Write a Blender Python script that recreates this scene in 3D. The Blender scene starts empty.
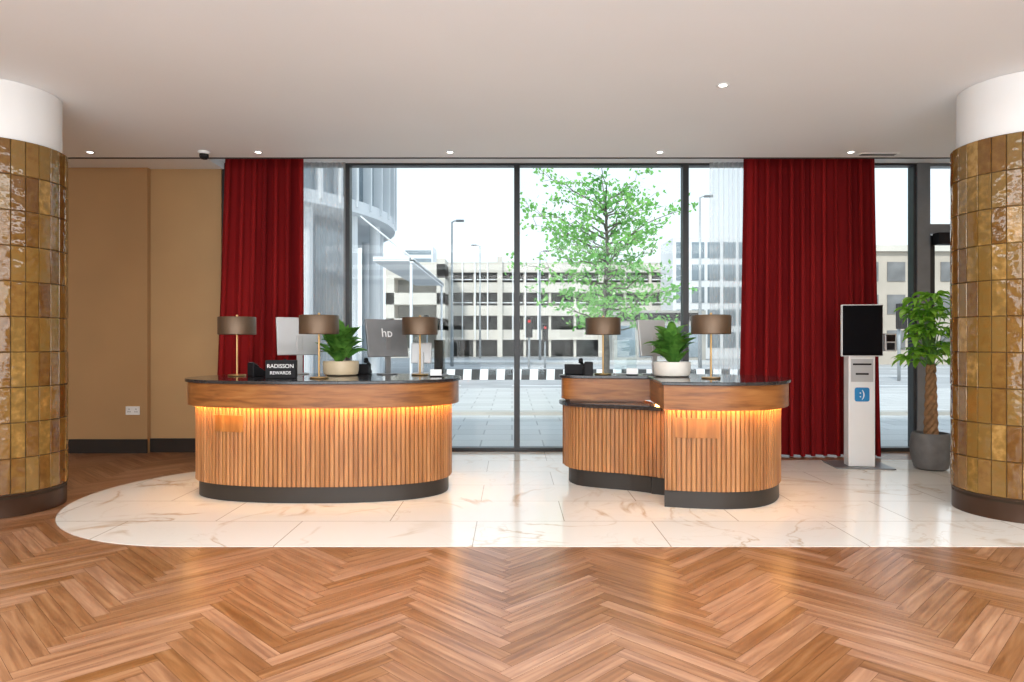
import bpy, bmesh, math, random, bisect
from mathutils import Vector, Matrix
random.seed(7)
F=683.0; H=1.45
def T(px,Y): return (px-512)*Y/F
C=bpy.context.scene.collection
# ---------------------------------------------------------------- materials
def newmat(name):
    m=bpy.data.materials.new(name); m.use_nodes=True
    nt=m.node_tree; b=nt.nodes['Principled BSDF']
    return m,nt,b
def N(nt,t,**k):
    n=nt.nodes.new(t)
    for a,v in k.items(): setattr(n,a,v)
    return n
def simple(name,col,rough=.5,metal=0,noise=.06,scale=8,bump=0,spec=None,bscale=60):
    m,nt,b=newmat(name)
    b.inputs['Roughness'].default_value=rough; b.inputs['Metallic'].default_value=metal
    if spec is not None: b.inputs['Specular IOR Level'].default_value=spec
    tc=N(nt,'ShaderNodeTexCoord'); no=N(nt,'ShaderNodeTexNoise'); no.inputs['Scale'].default_value=scale
    nt.links.new(tc.outputs['Object'],no.inputs['Vector'])
    r=N(nt,'ShaderNodeValToRGB')
    r.color_ramp.elements[0].position=.3; r.color_ramp.elements[1].position=.7
    r.color_ramp.elements[0].color=[max(0,c*(1-noise)) for c in col[:3]]+[1]
    r.color_ramp.elements[1].color=[min(1,c*(1+noise)) for c in col[:3]]+[1]
    nt.links.new(no.outputs['Fac'],r.inputs[0]); nt.links.new(r.outputs[0],b.inputs['Base Color'])
    if bump:
        n2=N(nt,'ShaderNodeTexNoise'); n2.inputs['Scale'].default_value=bscale
        nt.links.new(tc.outputs['Object'],n2.inputs['Vector'])
        bp=N(nt,'ShaderNodeBump'); bp.inputs['Strength'].default_value=bump; bp.inputs['Distance'].default_value=.01
        nt.links.new(n2.outputs['Fac'],bp.inputs['Height']); nt.links.new(bp.outputs[0],b.inputs['Normal'])
    return m
def emis(name,col,s):
    m,nt,b=newmat(name)
    b.inputs['Base Color'].default_value=(*col,1)
    b.inputs['Emission Color'].default_value=(*col,1); b.inputs['Emission Strength'].default_value=s
    return m
def wood(name,cols,mscale,rough=.35,coord='Object',tint=True,bump=.1,tr=(.72,1.22)):
    m,nt,b=newmat(name); b.inputs['Roughness'].default_value=rough
    tc=N(nt,'ShaderNodeTexCoord'); mp=N(nt,'ShaderNodeMapping'); mp.inputs['Scale'].default_value=mscale
    nt.links.new(tc.outputs[coord],mp.inputs['Vector'])
    n1=N(nt,'ShaderNodeTexNoise'); n1.inputs['Scale'].default_value=1; n1.inputs['Detail'].default_value=7; n1.inputs['Distortion'].default_value=.5
    nt.links.new(mp.outputs[0],n1.inputs['Vector'])
    r=N(nt,'ShaderNodeValToRGB'); e=r.color_ramp.elements
    e[0].position=.3; e[0].color=(*cols[0],1); e[1].position=.7; e[1].color=(*cols[2],1)
    x=e.new(.5); x.color=(*cols[1],1)
    nt.links.new(n1.outputs['Fac'],r.inputs[0])
    out=r.outputs[0]
    if tint:
        at=N(nt,'ShaderNodeAttribute'); at.attribute_name='tint'
        mr=N(nt,'ShaderNodeMapRange'); mr.inputs['To Min'].default_value=tr[0]; mr.inputs['To Max'].default_value=tr[1]
        nt.links.new(at.outputs['Fac'],mr.inputs['Value'])
        hs=N(nt,'ShaderNodeHueSaturation'); nt.links.new(mr.outputs[0],hs.inputs['Value']); nt.links.new(out,hs.inputs['Color'])
        m2=N(nt,'ShaderNodeMapRange'); m2.inputs['To Min'].default_value=1.08; m2.inputs['To Max'].default_value=.88
        nt.links.new(at.outputs['Fac'],m2.inputs['Value']); nt.links.new(m2.outputs[0],hs.inputs['Saturation'])
        out=hs.outputs[0]
    nt.links.new(out,b.inputs['Base Color'])
    bp=N(nt,'ShaderNodeBump'); bp.inputs['Strength'].default_value=bump; bp.inputs['Distance'].default_value=.004
    nt.links.new(n1.outputs['Fac'],bp.inputs['Height']); nt.links.new(bp.outputs[0],b.inputs['Normal'])
    return m
def glassmat(name,tcol=(.97,.99,.98),refl=.6):
    m=bpy.data.materials.new(name); m.use_nodes=True; nt=m.node_tree; nt.nodes.clear()
    o=N(nt,'ShaderNodeOutputMaterial'); t=N(nt,'ShaderNodeBsdfTransparent'); g=N(nt,'ShaderNodeBsdfGlossy')
    t.inputs[0].default_value=(*tcol,1); g.inputs['Roughness'].default_value=.02
    fr=N(nt,'ShaderNodeFresnel'); fr.inputs[0].default_value=1.35
    mu=N(nt,'ShaderNodeMath',operation='MULTIPLY'); mu.inputs[1].default_value=refl
    nt.links.new(fr.outputs[0],mu.inputs[0]); mx=N(nt,'ShaderNodeMixShader')
    nt.links.new(mu.outputs[0],mx.inputs[0]); nt.links.new(t.outputs[0],mx.inputs[1]); nt.links.new(g.outputs[0],mx.inputs[2])
    nt.links.new(mx.outputs[0],o.inputs[0]); return m

M={}
M['floorwood']=wood('herringbone_oak',[(.185,.075,.030),(.29,.128,.054),(.39,.195,.092)],(2.0,30,1),.28,'UV',True,.03,(.74,1.22))
M['gap']=simple('plank_gap',(.10,.042,.022),.7)
M['fascia']=wood('fascia_walnut',[(.17,.060,.017),(.28,.105,.029),(.36,.152,.046)],(3,3,30),.33,'Object',False)
M['slat']=wood('slat_oak',[(.29,.108,.025),(.39,.158,.038),(.48,.21,.056)],(22,22,1.8),.4,'Object',True,.05,(.35,1.12))
M['panelw']=wood('panel_oak',[(.24,.09,.021),(.34,.136,.034),(.42,.185,.052)],(22,22,2.0),.35,'Object',False)
M['ceiling']=simple('ceiling_paint',(.85,.87,.88),.7,0,.015,.8)
M['white']=simple('white_paint',(.88,.89,.89),.55,0,.02,3)
M['tan']=simple('tan_paint',(.44,.27,.125),.7,0,.04,1.5)
M['tan2']=simple('tan_paint_light',(.51,.33,.16),.7,0,.04,1.5)
M['dark']=simple('dark_paint',(.018,.016,.016),.45)
M['stripe']=simple('black_stripe',(.05,.05,.05),.6)
M['frame']=simple('charcoal_aluminium',(.035,.038,.042),.4,.3)
M['greyframe']=simple('grey_aluminium',(.20,.22,.24),.4,.4)
M['black']=simple('black_plastic',(.010,.010,.012),.55,spec=.2)
M['screen']=simple('black_screen',(.006,.006,.008),.15,spec=.3)
M['stone']=simple('dark_granite_top',(.028,.026,.028),.10,0,.5,40)
M['plinth']=simple('black_plinth',(.02,.017,.015),.45)
M['bronze']=simple('bronze_shade',(.14,.092,.058),.42,.5,.1,6)
M['shadein']=simple('shade_lining',(.55,.38,.2),.6)
M['brass']=simple('brass',(.55,.36,.16),.28,.9)
M['skirt']=simple('bronze_skirting',(.06,.03,.017),.35,.5)
M['silver']=simple('silver_plastic',(.52,.53,.54),.4,.3,.01)
M['dsilver']=simple('grey_plastic',(.22,.23,.24),.35,.3)
M['kiosk']=simple('kiosk_white',(.80,.81,.81),.4,0,.005)
M['blue']=simple('sign_blue',(.02,.22,.50),.4)
M['cream']=simple('cream_ceramic',(.64,.52,.35),.4)
M['wpot']=simple('white_ceramic',(.78,.75,.69),.35)
M['gpot']=simple('grey_stone_pot',(.15,.15,.15),.6,0,.15,10,.1)
M['soil']=simple('soil',(.05,.03,.02),.9,0,.3,30,.5)
M['stalk']=simple('green_stalk',(.12,.30,.06),.5,0,.3,14)
M['trunk']=simple('braided_bark',(.30,.17,.08),.8,0,.3,20,.4)
M['bark']=simple('tree_bark',(.16,.14,.12),.85,0,.3,10,.4)
M['led']=emis('led_warm',(1,.54,.17),68)
M['down']=emis('downlight_glow',(1,.95,.88),9)
M['text']=simple('white_lettering',(.9,.9,.9),.5,0,0)
M['conc']=simple('concrete',(.66,.62,.55),.8,0,.1,.5)
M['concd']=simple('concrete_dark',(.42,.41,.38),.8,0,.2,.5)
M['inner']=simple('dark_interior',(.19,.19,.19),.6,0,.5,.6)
M['facade']=simple('pale_facade',(.74,.76,.78),.5,0,.05,.5)
M['bluegl']=simple('facade_glass',(.26,.32,.36),.12,.3,.3,.4)
M['brown']=simple('brown_stone',(.50,.44,.37),.8,0,.1,.5)
M['steel']=simple('galvanised_steel',(.45,.47,.48),.45,.4)
M['whitep']=simple('white_gloss',(.85,.86,.86),.4)
M['redlight']=simple('red_lens',(.7,.02,.02),.3)
M['glass']=glassmat('window_glass',refl=.6)
M['acryl']=glassmat('clear_acrylic',(.9,.95,.95),1.5)
M['asph']=simple('asphalt',(.40,.40,.40),.85,0,.12,.7)
def leafmat(name,c0,c1,scale,tr=.45):
    m=bpy.data.materials.new(name); m.use_nodes=True; nt=m.node_tree; nt.nodes.clear()
    o=N(nt,'ShaderNodeOutputMaterial'); d=N(nt,'ShaderNodeBsdfDiffuse'); tl=N(nt,'ShaderNodeBsdfTranslucent'); mx=N(nt,'ShaderNodeMixShader'); mx.inputs[0].default_value=tr
    gl=N(nt,'ShaderNodeBsdfGlossy'); gl.inputs['Roughness'].default_value=.35; m3=N(nt,'ShaderNodeMixShader'); m3.inputs[0].default_value=.06
    tc=N(nt,'ShaderNodeTexCoord'); no=N(nt,'ShaderNodeTexNoise'); no.inputs['Scale'].default_value=scale; r=N(nt,'ShaderNodeValToRGB')
    r.color_ramp.elements[0].position=.3; r.color_ramp.elements[1].position=.7
    r.color_ramp.elements[0].color=(*c0,1); r.color_ramp.elements[1].color=(*c1,1)
    nt.links.new(tc.outputs['Object'],no.inputs['Vector']); nt.links.new(no.outputs['Fac'],r.inputs[0])
    nt.links.new(r.outputs[0],d.inputs[0]); nt.links.new(r.outputs[0],tl.inputs[0]); nt.links.new(d.outputs[0],mx.inputs[1]); nt.links.new(tl.outputs[0],mx.inputs[2])
    nt.links.new(mx.outputs[0],m3.inputs[1]); nt.links.new(gl.outputs[0],m3.inputs[2]); nt.links.new(m3.outputs[0],o.inputs[0])
    return m
M['treeleaf']=leafmat('tree_leaf',(.12,.42,.08),(.36,.72,.18),2.5)
M['leaf2']=leafmat('leaf_bright_green',(.14,.40,.03),(.38,.72,.09),9,.4)
M['leaf']=leafmat('leaf_green',(.05,.19,.03),(.20,.47,.08),12,.3)
# velvet
m,nt,b=newmat('red_velvet'); M['velvet']=m
b.inputs['Roughness'].default_value=.85; b.inputs['Specular IOR Level'].default_value=.15
b.inputs['Sheen Weight'].default_value=.16; b.inputs['Sheen Tint'].default_value=(1,.14,.12,1); b.inputs['Sheen Roughness'].default_value=.4
tc=N(nt,'ShaderNodeTexCoord'); no=N(nt,'ShaderNodeTexNoise'); mp=N(nt,'ShaderNodeMapping'); mp.inputs['Scale'].default_value=(7,7,.3)
nt.links.new(tc.outputs['Object'],mp.inputs[0]); nt.links.new(mp.outputs[0],no.inputs['Vector']); no.inputs['Scale'].default_value=1
r=N(nt,'ShaderNodeValToRGB'); r.color_ramp.elements[0].position=.3; r.color_ramp.elements[1].position=.7; r.color_ramp.elements[0].color=(.15,.004,.006,1); r.color_ramp.elements[1].color=(.28,.011,.012,1)
nt.links.new(no.outputs['Fac'],r.inputs[0]); nt.links.new(r.outputs[0],b.inputs['Base Color'])
# sheer
m=bpy.data.materials.new('sheer_voile'); m.use_nodes=True; nt=m.node_tree; nt.nodes.clear(); M['sheer']=m
o=N(nt,'ShaderNodeOutputMaterial'); t=N(nt,'ShaderNodeBsdfTransparent'); d=N(nt,'ShaderNodeBsdfDiffuse'); tl=N(nt,'ShaderNodeBsdfTranslucent')
d.inputs[0].default_value=(.97,.97,.98,1); tl.inputs[0].default_value=(1,1,1,1)
m1=N(nt,'ShaderNodeMixShader'); m2=N(nt,'ShaderNodeMixShader'); m1.inputs[0].default_value=.6
lw=N(nt,'ShaderNodeLayerWeight'); lw.inputs[0].default_value=.35
mr=N(nt,'ShaderNodeMapRange'); mr.inputs['To Min'].default_value=.26; mr.inputs['To Max'].default_value=.50
nt.links.new(lw.outputs['Facing'],mr.inputs['Value']); nt.links.new(mr.outputs[0],m2.inputs[0])
nt.links.new(d.outputs[0],m1.inputs[1]); nt.links.new(tl.outputs[0],m1.inputs[2]); nt.links.new(t.outputs[0],m2.inputs[1]); nt.links.new(m1.outputs[0],m2.inputs[2]); nt.links.new(m2.outputs[0],o.inputs[0])
# glazed tile
m,nt,b=newmat('glazed_tile'); M['tile']=m
at=N(nt,'ShaderNodeAttribute'); at.attribute_name='tint'
r=N(nt,'ShaderNodeValToRGB'); e=r.color_ramp.elements
e[0].position=0; e[0].color=(.125,.052,.011,1); e[1].position=1; e[1].color=(.40,.235,.075,1)
for p,c in((.25,(.165,.078,.018)),(.5,(.215,.112,.026)),(.7,(.195,.115,.031)),(.86,(.28,.16,.042))):
    x=e.new(p); x.color=(*c,1)
tc=N(nt,'ShaderNodeTexCoord'); no=N(nt,'ShaderNodeTexNoise'); no.inputs['Scale'].default_value=18; no.inputs['Detail'].default_value=5
nt.links.new(tc.outputs['Object'],no.inputs['Vector'])
ad=N(nt,'ShaderNodeMath',operation='MULTIPLY_ADD'); ad.inputs[1].default_value=.9
sb=N(nt,'ShaderNodeMath',operation='SUBTRACT'); sb.inputs[1].default_value=.45
nt.links.new(no.outputs['Fac'],ad.inputs[0]); nt.links.new(at.outputs['Fac'],sb.inputs[0]); nt.links.new(sb.outputs[0],ad.inputs[2])
nt.links.new(ad.outputs[0],r.inputs[0]); nt.links.new(r.outputs[0],b.inputs['Base Color'])
b.inputs['Roughness'].default_value=.06; b.inputs['Specular IOR Level'].default_value=.6
n2=N(nt,'ShaderNodeTexNoise'); n2.inputs['Scale'].default_value=13; n2.inputs['Detail'].default_value=1.5
nt.links.new(tc.outputs['Object'],n2.inputs['Vector'])
bp=N(nt,'ShaderNodeBump'); bp.inputs['Strength'].default_value=.5; bp.inputs['Distance'].default_value=.014
nt.links.new(n2.outputs['Fac'],bp.inputs['Height']); nt.links.new(bp.outputs[0],b.inputs['Normal'])
M['grout']=simple('tile_grout',(.06,.038,.02),.8)
# marble
m,nt,b=newmat('veined_marble_tiles'); M['marble']=m
tc=N(nt,'ShaderNodeTexCoord')
def vein(scale,width,strength,lo,hi,mscale):
    n1=N(nt,'ShaderNodeTexNoise'); n1.inputs['Scale'].default_value=scale; n1.inputs['Detail'].default_value=6; n1.inputs['Distortion'].default_value=1.1
    n1b=N(nt,'ShaderNodeTexNoise'); n1b.inputs['Scale'].default_value=mscale
    nt.links.new(tc.outputs['Object'],n1.inputs['Vector']); nt.links.new(tc.outputs['Object'],n1b.inputs['Vector'])
    s=N(nt,'ShaderNodeMath',operation='SUBTRACT'); s.inputs[1].default_value=.5
    ab=N(nt,'ShaderNodeMath',operation='ABSOLUTE'); nt.links.new(n1.outputs['Fac'],s.inputs[0]); nt.links.new(s.outputs[0],ab.inputs[0])
    r=N(nt,'ShaderNodeValToRGB'); e=r.color_ramp.elements; e[0].position=0; e[0].color=(strength,)*3+(1,); e[1].position=width; e[1].color=(0,0,0,1)
    nt.links.new(ab.outputs[0],r.inputs[0])
    r2=N(nt,'ShaderNodeValToRGB'); r2.color_ramp.elements[0].position=lo; r2.color_ramp.elements[1].position=hi
    nt.links.new(n1b.outputs['Fac'],r2.inputs[0])
    mu=N(nt,'ShaderNodeMath',operation='MULTIPLY'); nt.links.new(r.outputs[0],mu.inputs[0]); nt.links.new(r2.outputs[0],mu.inputs[1]); return mu
v1=vein(.75,.018,.66,.44,.62,1.5); v2=vein(1.7,.014,.28,.45,.6,.9)
mxx=N(nt,'ShaderNodeMath',operation='MAXIMUM'); nt.links.new(v1.outputs[0],mxx.inputs[0]); nt.links.new(v2.outputs[0],mxx.inputs[1])
base=N(nt,'ShaderNodeMix',data_type='RGBA'); base.inputs['A'].default_value=(.85,.82,.76,1); base.inputs['B'].default_value=(.50,.32,.15,1)
nt.links.new(mxx.outputs[0],base.inputs['Factor'])
br=N(nt,'ShaderNodeTexBrick'); br.offset=.5
br.inputs['Color1'].default_value=(1,1,1,1); br.inputs['Color2'].default_value=(.95,.95,.95,1); br.inputs['Mortar'].default_value=(.5,.46,.4,1)
br.inputs['Scale'].default_value=1; br.inputs['Mortar Size'].default_value=.004; br.inputs['Brick Width'].default_value=1.4; br.inputs['Row Height'].default_value=.69
mp=N(nt,'ShaderNodeMapping'); mp.inputs['Location'].default_value=(.28,.04,0)
nt.links.new(tc.outputs['Object'],mp.inputs[0]); nt.links.new(mp.outputs[0],br.inputs['Vector'])
mm=N(nt,'ShaderNodeMix',data_type='RGBA',blend_type='MULTIPLY'); mm.inputs['Factor'].default_value=1
nt.links.new(base.outputs['Result'],mm.inputs['A']); nt.links.new(br.outputs['Color'],mm.inputs['B']); nt.links.new(mm.outputs['Result'],b.inputs['Base Color'])
b.inputs['Roughness'].default_value=.13
# paving
m,nt,b=newmat('grey_paving'); M['pave']=m
tc=N(nt,'ShaderNodeTexCoord'); br=N(nt,'ShaderNodeTexBrick')
br.inputs['Color1'].default_value=(.58,.575,.56,1); br.inputs['Color2'].default_value=(.50,.495,.48,1); br.inputs['Mortar'].default_value=(.34,.34,.33,1)
br.inputs['Scale'].default_value=1; br.inputs['Mortar Size'].default_value=.012; br.inputs['Brick Width'].default_value=.9; br.inputs['Row Height'].default_value=.6
nt.links.new(tc.outputs['Object'],br.inputs['Vector']); nt.links.new(br.outputs['Color'],b.inputs['Base Color']); b.inputs['Roughness'].default_value=.75

# ---------------------------------------------------------------- mesh helpers
class G:
    def __init__(s): s.v=[]; s.f=[]; s.t=[]; s.m=[]
    def add(s,vs,fs,t=.5,mi=0):
        o=len(s.v); s.v+= [tuple(v) for v in vs]
        for i,f in enumerate(fs):
            s.f.append([k+o for k in f]); s.t.append(t[i] if isinstance(t,list) else t); s.m.append(mi)
    def box(s,x0,x1,y0,y1,z0,z1,t=.5,mi=0):
        s.add([(x0,y0,z0),(x1,y0,z0),(x1,y1,z0),(x0,y1,z0),(x0,y0,z1),(x1,y0,z1),(x1,y1,z1),(x0,y1,z1)],
              [(3,2,1,0),(4,5,6,7),(0,1,5,4),(1,2,6,5),(2,3,7,6),(3,0,4,7)],t,mi)
    def prism(s,pl,z0,z1,tints=None,mi=0,caps=True):
        n=len(pl); vs=[(x,y,z0) for x,y in pl]+[(x,y,z1) for x,y in pl]
        fs=[(i,(i+1)%n,(i+1)%n+n,i+n) for i in range(n)]; t=list(tints) if tints else [.5]*n
        if caps: fs+= [tuple(range(n-1,-1,-1)),tuple(range(n,2*n))]; t+=[.5,.5]
        s.add(vs,fs,t,mi)
    def lathe(s,prof,c=(0,0,0),seg=32,mi=0,t=.5):
        n=len(prof); vs=[]
        for k in range(seg):
            a=2*math.pi*k/seg
            for r,z in prof: vs.append((c[0]+r*math.cos(a),c[1]+r*math.sin(a),c[2]+z))
        fs=[]
        for k in range(seg):
            k2=(k+1)%seg
            for i in range(n-1): fs.append((k*n+i,k2*n+i,k2*n+i+1,k*n+i+1))
        s.add(vs,fs,t,mi)
    def cyl(s,r,z0,z1,c=(0,0),seg=24,mi=0):
        s.prism([(c[0]+r*math.cos(2*math.pi*k/seg),c[1]+r*math.sin(2*math.pi*k/seg)) for k in range(seg)],z0,z1,None,mi)
    def tube(s,pts,rad,seg=8,mi=0,t=.5):
        pts=[Vector(p) for p in pts]; n=len(pts); vs=[]
        for i,p in enumerate(pts):
            d=(pts[min(i+1,n-1)]-pts[max(i-1,0)]).normalized()
            up=Vector((0,0,1)) if abs(d.z)<.9 else Vector((1,0,0))
            a=d.cross(up).normalized(); b=d.cross(a).normalized()
            r=rad[i] if isinstance(rad,(list,tuple)) else rad
            for k in range(seg):
                w=2*math.pi*k/seg; vs.append(p+a*r*math.cos(w)+b*r*math.sin(w))
        fs=[]
        for i in range(n-1):
            for k in range(seg):
                k2=(k+1)%seg; fs.append((i*seg+k2,i*seg+k,(i+1)*seg+k,(i+1)*seg+k2))
        fs.append(tuple(range(seg))); fs.append(tuple(range(n*seg-1,(n-1)*seg-1,-1)))
        s.add(vs,fs,t,mi)
    def mesh(s,name,mats,smooth=False):
        me=bpy.data.meshes.new(name); me.from_pydata(s.v,[],s.f)
        a=me.attributes.new('tint','FLOAT','FACE'); a.data.foreach_set('value',s.t)
        for m in mats: me.materials.append(m)
        me.polygons.foreach_set('material_index',s.m)
        bm=bmesh.new(); bm.from_mesh(me); bmesh.ops.recalc_face_normals(bm,faces=bm.faces); bm.to_mesh(me); bm.free()
        if smooth: me.shade_smooth()
        me.update(); return me
def obj(name,me,loc=(0,0,0),rot=(0,0,0),parent=None,label=None,category=None,kind=None,group=None,bev=0,smooth_ang=None):
    o=bpy.data.objects.new(name,me); o.location=loc; o.rotation_euler=rot
    C.objects.link(o)
    if parent: o.parent=parent
    if label: o['label']=label
    if category: o['category']=category
    if kind: o['kind']=kind
    if group: o['group']=group
    if bev:
        md=o.modifiers.new('bevel','BEVEL'); md.width=bev; md.segments=3; md.limit_method='ANGLE'
    if smooth_ang:
        try:
            me.shade_smooth(); me.set_sharp_from_angle(angle=math.radians(smooth_ang))
        except Exception: pass
    return o
def empty(name,label,category,loc,rotz=0,group=None):
    o=bpy.data.objects.new(name,None); o.location=loc; o.rotation_euler=(0,0,rotz); o.empty_display_size=.1
    C.objects.link(o); o['label']=label; o['category']=category
    if group: o['group']=group
    return o
def boxpart(name,b,mat,parent,bev=0,loc=(0,0,0),**k):
    g=G(); g.box(*b); return obj(name,g.mesh(name,[mat]),loc,parent=parent,bev=bev,**k)
def repeat(name,b,mat,parent,locs):
    g=G(); g.box(*b); me=g.mesh(name,[mat])
    for l in locs: obj(name,me,l,parent=parent)
def copy_thing(root,loc,rotz,label=None):
    n=root.copy(); n.location=loc; n.rotation_euler=(0,0,rotz); C.objects.link(n)
    if label: n['label']=label
    def rec(src,dst):
        for c in src.children:
            k=c.copy(); C.objects.link(k); k.parent=dst; rec(c,k)
    rec(root,n); return n
def structure(name,g,mats,**k):
    return obj(name,g.mesh(name,mats),kind='structure',**k)
def textmesh(name,s,size,mat,align='CENTER',ext=.001,off=0,sp=1):
    cu=bpy.data.curves.new(name,'FONT'); cu.body=s; cu.size=size; cu.align_x=align; cu.align_y='CENTER'; cu.extrude=ext; cu.offset=off; cu.space_line=sp
    t=bpy.data.objects.new(name,cu); C.objects.link(t)
    bpy.context.view_layer.update()
    me=bpy.data.meshes.new_from_object(t); bpy.data.objects.remove(t); me.materials.clear(); me.materials.append(mat); me.name=name
    return me

# ---------------------------------------------------------------- room
XL,XR,YB,YF=-7.5,7.5,-6.0,9.0
ZC=3.6; YE=8.0; ZR=3.78
n=9; W=.084; bm=bmesh.new(); uvl=bm.loops.layers.uv.new('UVMap'); tl_=bm.faces.layers.float.new('tint')
ca=math.cos(math.pi/4)
def rot45(x,y): return ((x-y)*ca, (x+y)*ca)
def plank(x0,y0,wx,wy):
    cx,cy=rot45((x0+wx/2)*W,(y0+wy/2)*W)
    if cx<XL-.7 or cx>XR+.7 or cy+1.5<YB-.7 or cy+1.5>YF+.7: return
    e=.0008; q=[(x0*W+e,y0*W+e),((x0+wx)*W-e,y0*W+e),((x0+wx)*W-e,(y0+wy)*W-e),(x0*W+e,(y0+wy)*W-e)]
    vs=[]
    for a,b_ in q:
        X_,Y_=rot45(a,b_); vs.append(bm.verts.new((X_,Y_+1.5,0)))
    f=bm.faces.new(vs); f[tl_]=random.random(); ou,ov=random.random()*60,random.random()*60
    L=n*W; uv=[(0,0),(L,0),(L,W),(0,W)] if wx>wy else [(0,W),(0,0),(L,0),(L,W)]
    for l,u in zip(f.loops,uv): l[uvl].uv=(u[0]+ou,u[1]+ov)
R=210
for y in range(-R,R):
    for mm_ in range(-25,25):
        x=y+2*n*mm_
        if abs(x)<R: plank(x,y,n,1)
for x in range(-R,R):
    for mm_ in range(-25,25):
        y=x-2*n+1-2*n*mm_
        if abs(y)<R: plank(x,y,1,n)
for co,no_ in (((XL,0,0),(-1,0,0)),((XR,0,0),(1,0,0)),((0,YB,0),(0,-1,0)),((0,YF,0),(0,1,0))):
    bmesh.ops.bisect_plane(bm,geom=bm.verts[:]+bm.edges[:]+bm.faces[:],plane_co=co,plane_no=no_,clear_outer=True)
me=bpy.data.meshes.new('floor')
vs=[bm.verts.new(p) for p in ((XL,YB,-.003),(XR,YB,-.003),(XR,YF,-.003),(XL,YF,-.003))]
f=bm.faces.new(vs); f.material_index=1
bm.to_mesh(me); bm.free(); me.materials.append(M['floorwood']); me.materials.append(M['gap'])
obj('floor',me,kind='structure')
# marble
pl=[]
for k in range(0,41):
    a=-math.pi/2-math.pi*k/40
    pl.append((-2.35+1.62*math.cos(a),6.43+1.62*math.sin(a)))
pl+=[(-1.6,8.6),(-1.3,8.9),(2.85,8.9),(2.95,8.3),(7.4,8.3),(7.4,4.81)]
g=G(); g.prism(pl,.0005,.004); structure('floor_marble',g,[M['marble']])
# ceiling, walls
g=G(); g.box(XL,XR,YB,YE,ZC,ZC+.4); structure('ceiling',g,[M['ceiling']])
g=G(); g.box(XL,XR,YE,YE+.02,ZC-.012,ZC+.4); structure('trim_1',g,[M['dark']])
g=G(); g.box(XL,XR,YE+.02,9.15,ZR,ZR+.2); g.box(XL,-3.76,YE+.02,8.92,3.695,ZR); structure('ceiling_recess',g,[M['ceiling']])
g=G(); g.box(XL,-3.80,8.92,9.15,0,ZR); structure('wall_back',g,[M['tan2']])
g=G(); g.box(XL,-4.72,8.84,8.92,0,3.695); structure('wall_back_panel',g,[M['tan']])
g=G(); g.box(XL-.2,XL,YB,9.15,0,4.0); structure('wall_left',g,[M['tan']])
g=G(); g.box(XR,XR+.2,YB,9.15,0,4.0); structure('wall_right',g,[M['tan']])
g=G(); g.box(XL,XR,YB-.2,YB,0,4.0); structure('wall_rear',g,[M['white']])
g=G(); g.box(XL,-4.715,8.815,8.84,0,.18); g.box(-4.715,-3.80,8.895,8.92,0,.18); structure('baseboard_back',g,[M['dark']])
def window(idx,x0,x1):
    g=G(); w=.038
    g.box(x0,x0+w,8.95,9.08,.0,ZR); g.box(x1-w,x1,8.95,9.08,.0,ZR)
    g.box(x0+w,x1-w,8.95,9.08,.0,.05); g.box(x0+w,x1-w,8.95,9.08,ZR-.03,ZR)
    o=structure('window_%d'%idx,g,[M['frame']])
    boxpart('glass_pane',(x0+w,x1-w,9.01,9.02,.05,ZR-.03),M['glass'],o)
window(1,-3.80,-2.165); window(2,-2.165,.065); window(3,.065,2.28); window(4,2.28,5.30)
g=G(); g.box(5.30,5.47,8.93,9.10,0,ZR); g.box(5.47,7.5,8.93,9.10,2.86,2.98); g.box(5.47,7.5,8.95,9.08,ZR-.04,ZR); g.box(7.38,7.5,8.93,9.10,0,2.86)
o=structure('door_1',g,[M['greyframe']])
boxpart('transom_glass',(5.47,7.38,9.01,9.02,2.98,ZR-.04),M['glass'],o)
for a,b_ in ((5.49,6.40),(6.42,7.36)):
    q=G(); q.box(a,a+.07,8.98,9.05,.02,2.84); q.box(b_-.07,b_,8.98,9.05,.02,2.84); q.box(a+.07,b_-.07,8.98,9.05,.02,.14); q.box(a+.07,b_-.07,8.98,9.05,2.72,2.84)
    lf=obj('door_leaf',q.mesh('door_leaf',[M['frame']]),parent=o)
    boxpart('door_glass',(a+.07,b_-.07,9.01,9.02,.14,2.72),M['glass'],lf)
boxpart('door_closer',(5.50,6.3,8.80,8.93,2.70,2.85),M['black'],o)
q=G(); q.tube([(6.34,8.98,.9),(6.34,8.90,.92),(6.34,8.90,1.5),(6.34,8.98,1.52)],.012); obj('handle',q.mesh('handle',[M['steel']]),parent=o)

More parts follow.
